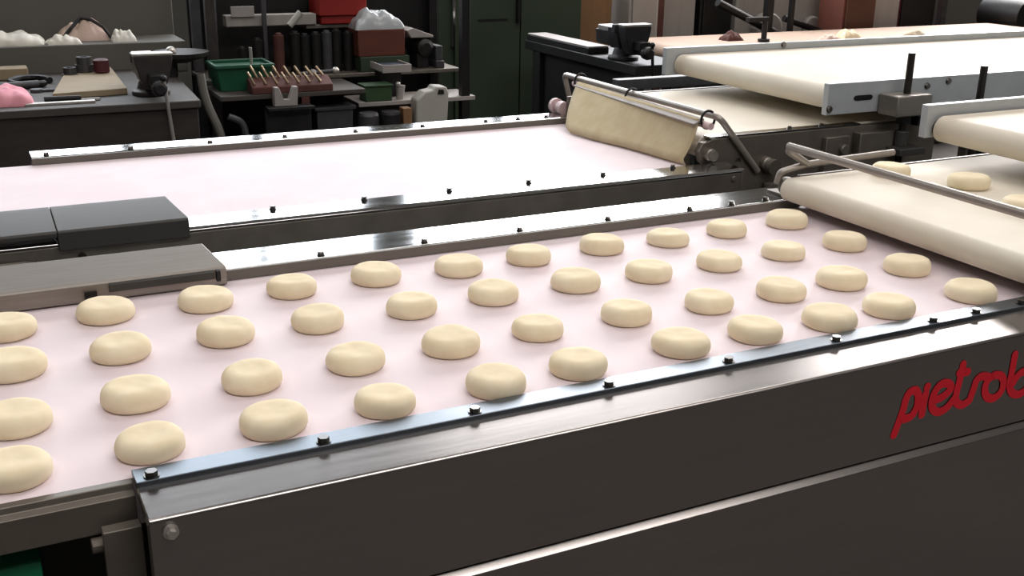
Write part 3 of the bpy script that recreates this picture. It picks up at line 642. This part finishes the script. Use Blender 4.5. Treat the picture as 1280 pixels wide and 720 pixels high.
# ------------------------------------------------------------------ beyond, right
T3 = thing('conveyor', 'beige topped table belt far behind the raised back belt', 'conveyor', (2.8, 3.1, FZ))
obj('belt', MB().prism(slab_profile(1.91, 4.45, -.1, .08), 2.55, 3.36, 'y'), BEIGE, T3)
obj('frame', MB().box(2.1, 4.5, 2.6, 3.3, -.26, -.19), DARKST, T3)
for x in (2.2, 4.3):
    for y in (2.65, 3.25): obj('leg', MB().box(x-.03, x+.03, y-.03, y+.03, FZ, -.26), DARKST, T3)
PR = thing('rail', 'long grey rail standing behind the low cream belt', 'rail', (1.5, 1.2, FZ))
obj('rail_bar', MB().box(.50, 2.6, 1.20, 1.235, .03, .06), GREYB, PR, .002)
for x in (.8, 2.4): obj('leg', MB().box(x-.015, x+.015, 1.205, 1.23, FZ, .03), BLACK, PR)
tag(rag('dough_scrap', 'dark lump on the far beige belt', 2.36, 3.12, -.1, .10, .08, .05, RUST, 15, 'lump'), None)
rag('dough_scrap', 'pinkish lump on the far beige belt, left of the yellow one', 2.83, 2.93, -.1, .10, .08, .035, RAGP, 16, 'lump')
rag('dough_scrap', 'yellowish lump on the far beige belt', 3.02, 3.00, -.1, .12, .08, .05, DOUGH, 17, 'lump')
rag('dough_scrap', 'small tan lump on the far beige belt, nearest the brown box', 3.45, 2.95, -.1, .10, .08, .03, WOODL, 18, 'lump')
def cab(name, label, cat, x0, x1, y0, y1, z0, z1, mm, dmat=None):
    t = thing(name, label, cat, ((x0+x1)/2, (y0+y1)/2, z0))
    obj('body', MB().box(x0, x1, y0, y1, z0, z1), mm, t, .004)
    obj('front', MB().box(x0+.015, x1-.015, y0-.012, y0-.0005, z0+.02, z1-.02), dmat or mm, t, .003)
    return t
cab('plywood_sheet', 'tan wooden board upright right of the green cabinet', 'board', 1.74, 1.98, 3.66, 3.72, FZ, .24, TANW)
cab('locker', 'pale grey locker behind the black vice', 'locker', 2.02, 2.20, 3.55, 3.95, FZ, .24, WHITEB)
cab('locker', 'pale grey locker with a dark gap on its left side, far back', 'locker', 2.33, 2.56, 3.72, 4.1, FZ, .24, WHITEB)
tag(obj('brown_post', MB().box(2.235, 2.285, 3.62, 3.67, FZ, .24), RUST), 'narrow brown post between the two pale lockers', 'post')
cab('locker', 'black cabinet beside the pale lockers at the back', 'locker', 2.58, 2.80, 3.70, 4.1, FZ, .24, BLACK)
tag(obj('grey_machine', MB().box(2.86, 3.58, 3.74, 4.1, FZ, .22).cyl((3.05, 3.74, -.12), (3.05, 3.66, -.12), .09).cyl((3.4, 3.74, -.12), (3.4, 3.70, -.12), .06), WHITEB, None, .01), 'bulky pale grey machine at the back behind dark rods', 'machine')
tag(obj('dark_rod', MB().cyl((2.56, 3.52, .05), (2.98, 3.52, -.13), .022).box(2.96, 3.0, 3.50, 3.54, FZ, -.12), BLACK), 'thick dark slanting rod before the pale grey machine', 'rod')
tag(obj('dark_rod', MB().cyl((3.05, 3.55, -.05), (3.32, 3.55, -.13), .018).box(3.28, 3.32, 3.53, 3.57, FZ, -.12), BLACK), 'dark slanting rod left of the brown box', 'rod')
tag(obj('dark_post', MB().box(2.84, 2.88, 3.44, 3.48, FZ, .26), BLACK), 'thick dark post before the pale grey machine', 'post')
tag(obj('dark_post', MB().box(2.985, 3.01, 3.42, 3.445, FZ, .26), BLACK), 'thin dark post right of the thick dark post', 'post')
tag(obj('clamp_stand', MB().cyl((2.47, 3.0, -.0998), (2.47, 3.0, .0), .014).box(2.36, 2.485, 2.985, 3.015, .0, .022).cyl((2.47, 3.0, -.0998), (2.47, 3.0, -.085), .03), VICED), 'small dark clamp stand on the far beige belt', 'stand')
cab('brown_box', 'brown wooden box behind the far end of the beige belt', 'box', 3.36, 3.60, 3.42, 3.62, FZ, .24, BROWNW, mat('brown_panel', (74, 42, 26), .7, 0, .2, 6))
cab('grey_crate', 'pale grey ribbed crate right of the brown box', 'crate', 3.66, 3.88, 3.52, 3.75, FZ, .24, WHITEB)
mr = cab('red_machine', 'dark maroon machine frame at the back right', 'machine', 3.96, 4.26, 3.6, 3.9, FZ, .24, MAROON, BLACK)
obj('grey_post', MB().box(4.30, 4.34, 3.58, 3.62, FZ, .24), GREYB, mr)
cab('partition', 'plain grey partition at the back right', 'partition', 4.40, 5.0, 3.85, 3.95, FZ, .24, GREYP)
tag(obj('black_motor', MB().lathe([(.02,3.2),(.10,3.21),(.11,3.25),(.11,3.5),(.05,3.52)], (4.62, 0, -.06), 24, 'y').box(4.55, 4.69, 3.25, 3.5, FZ, -.1), BLACK), 'black round motor at the right edge of the picture', 'motor')
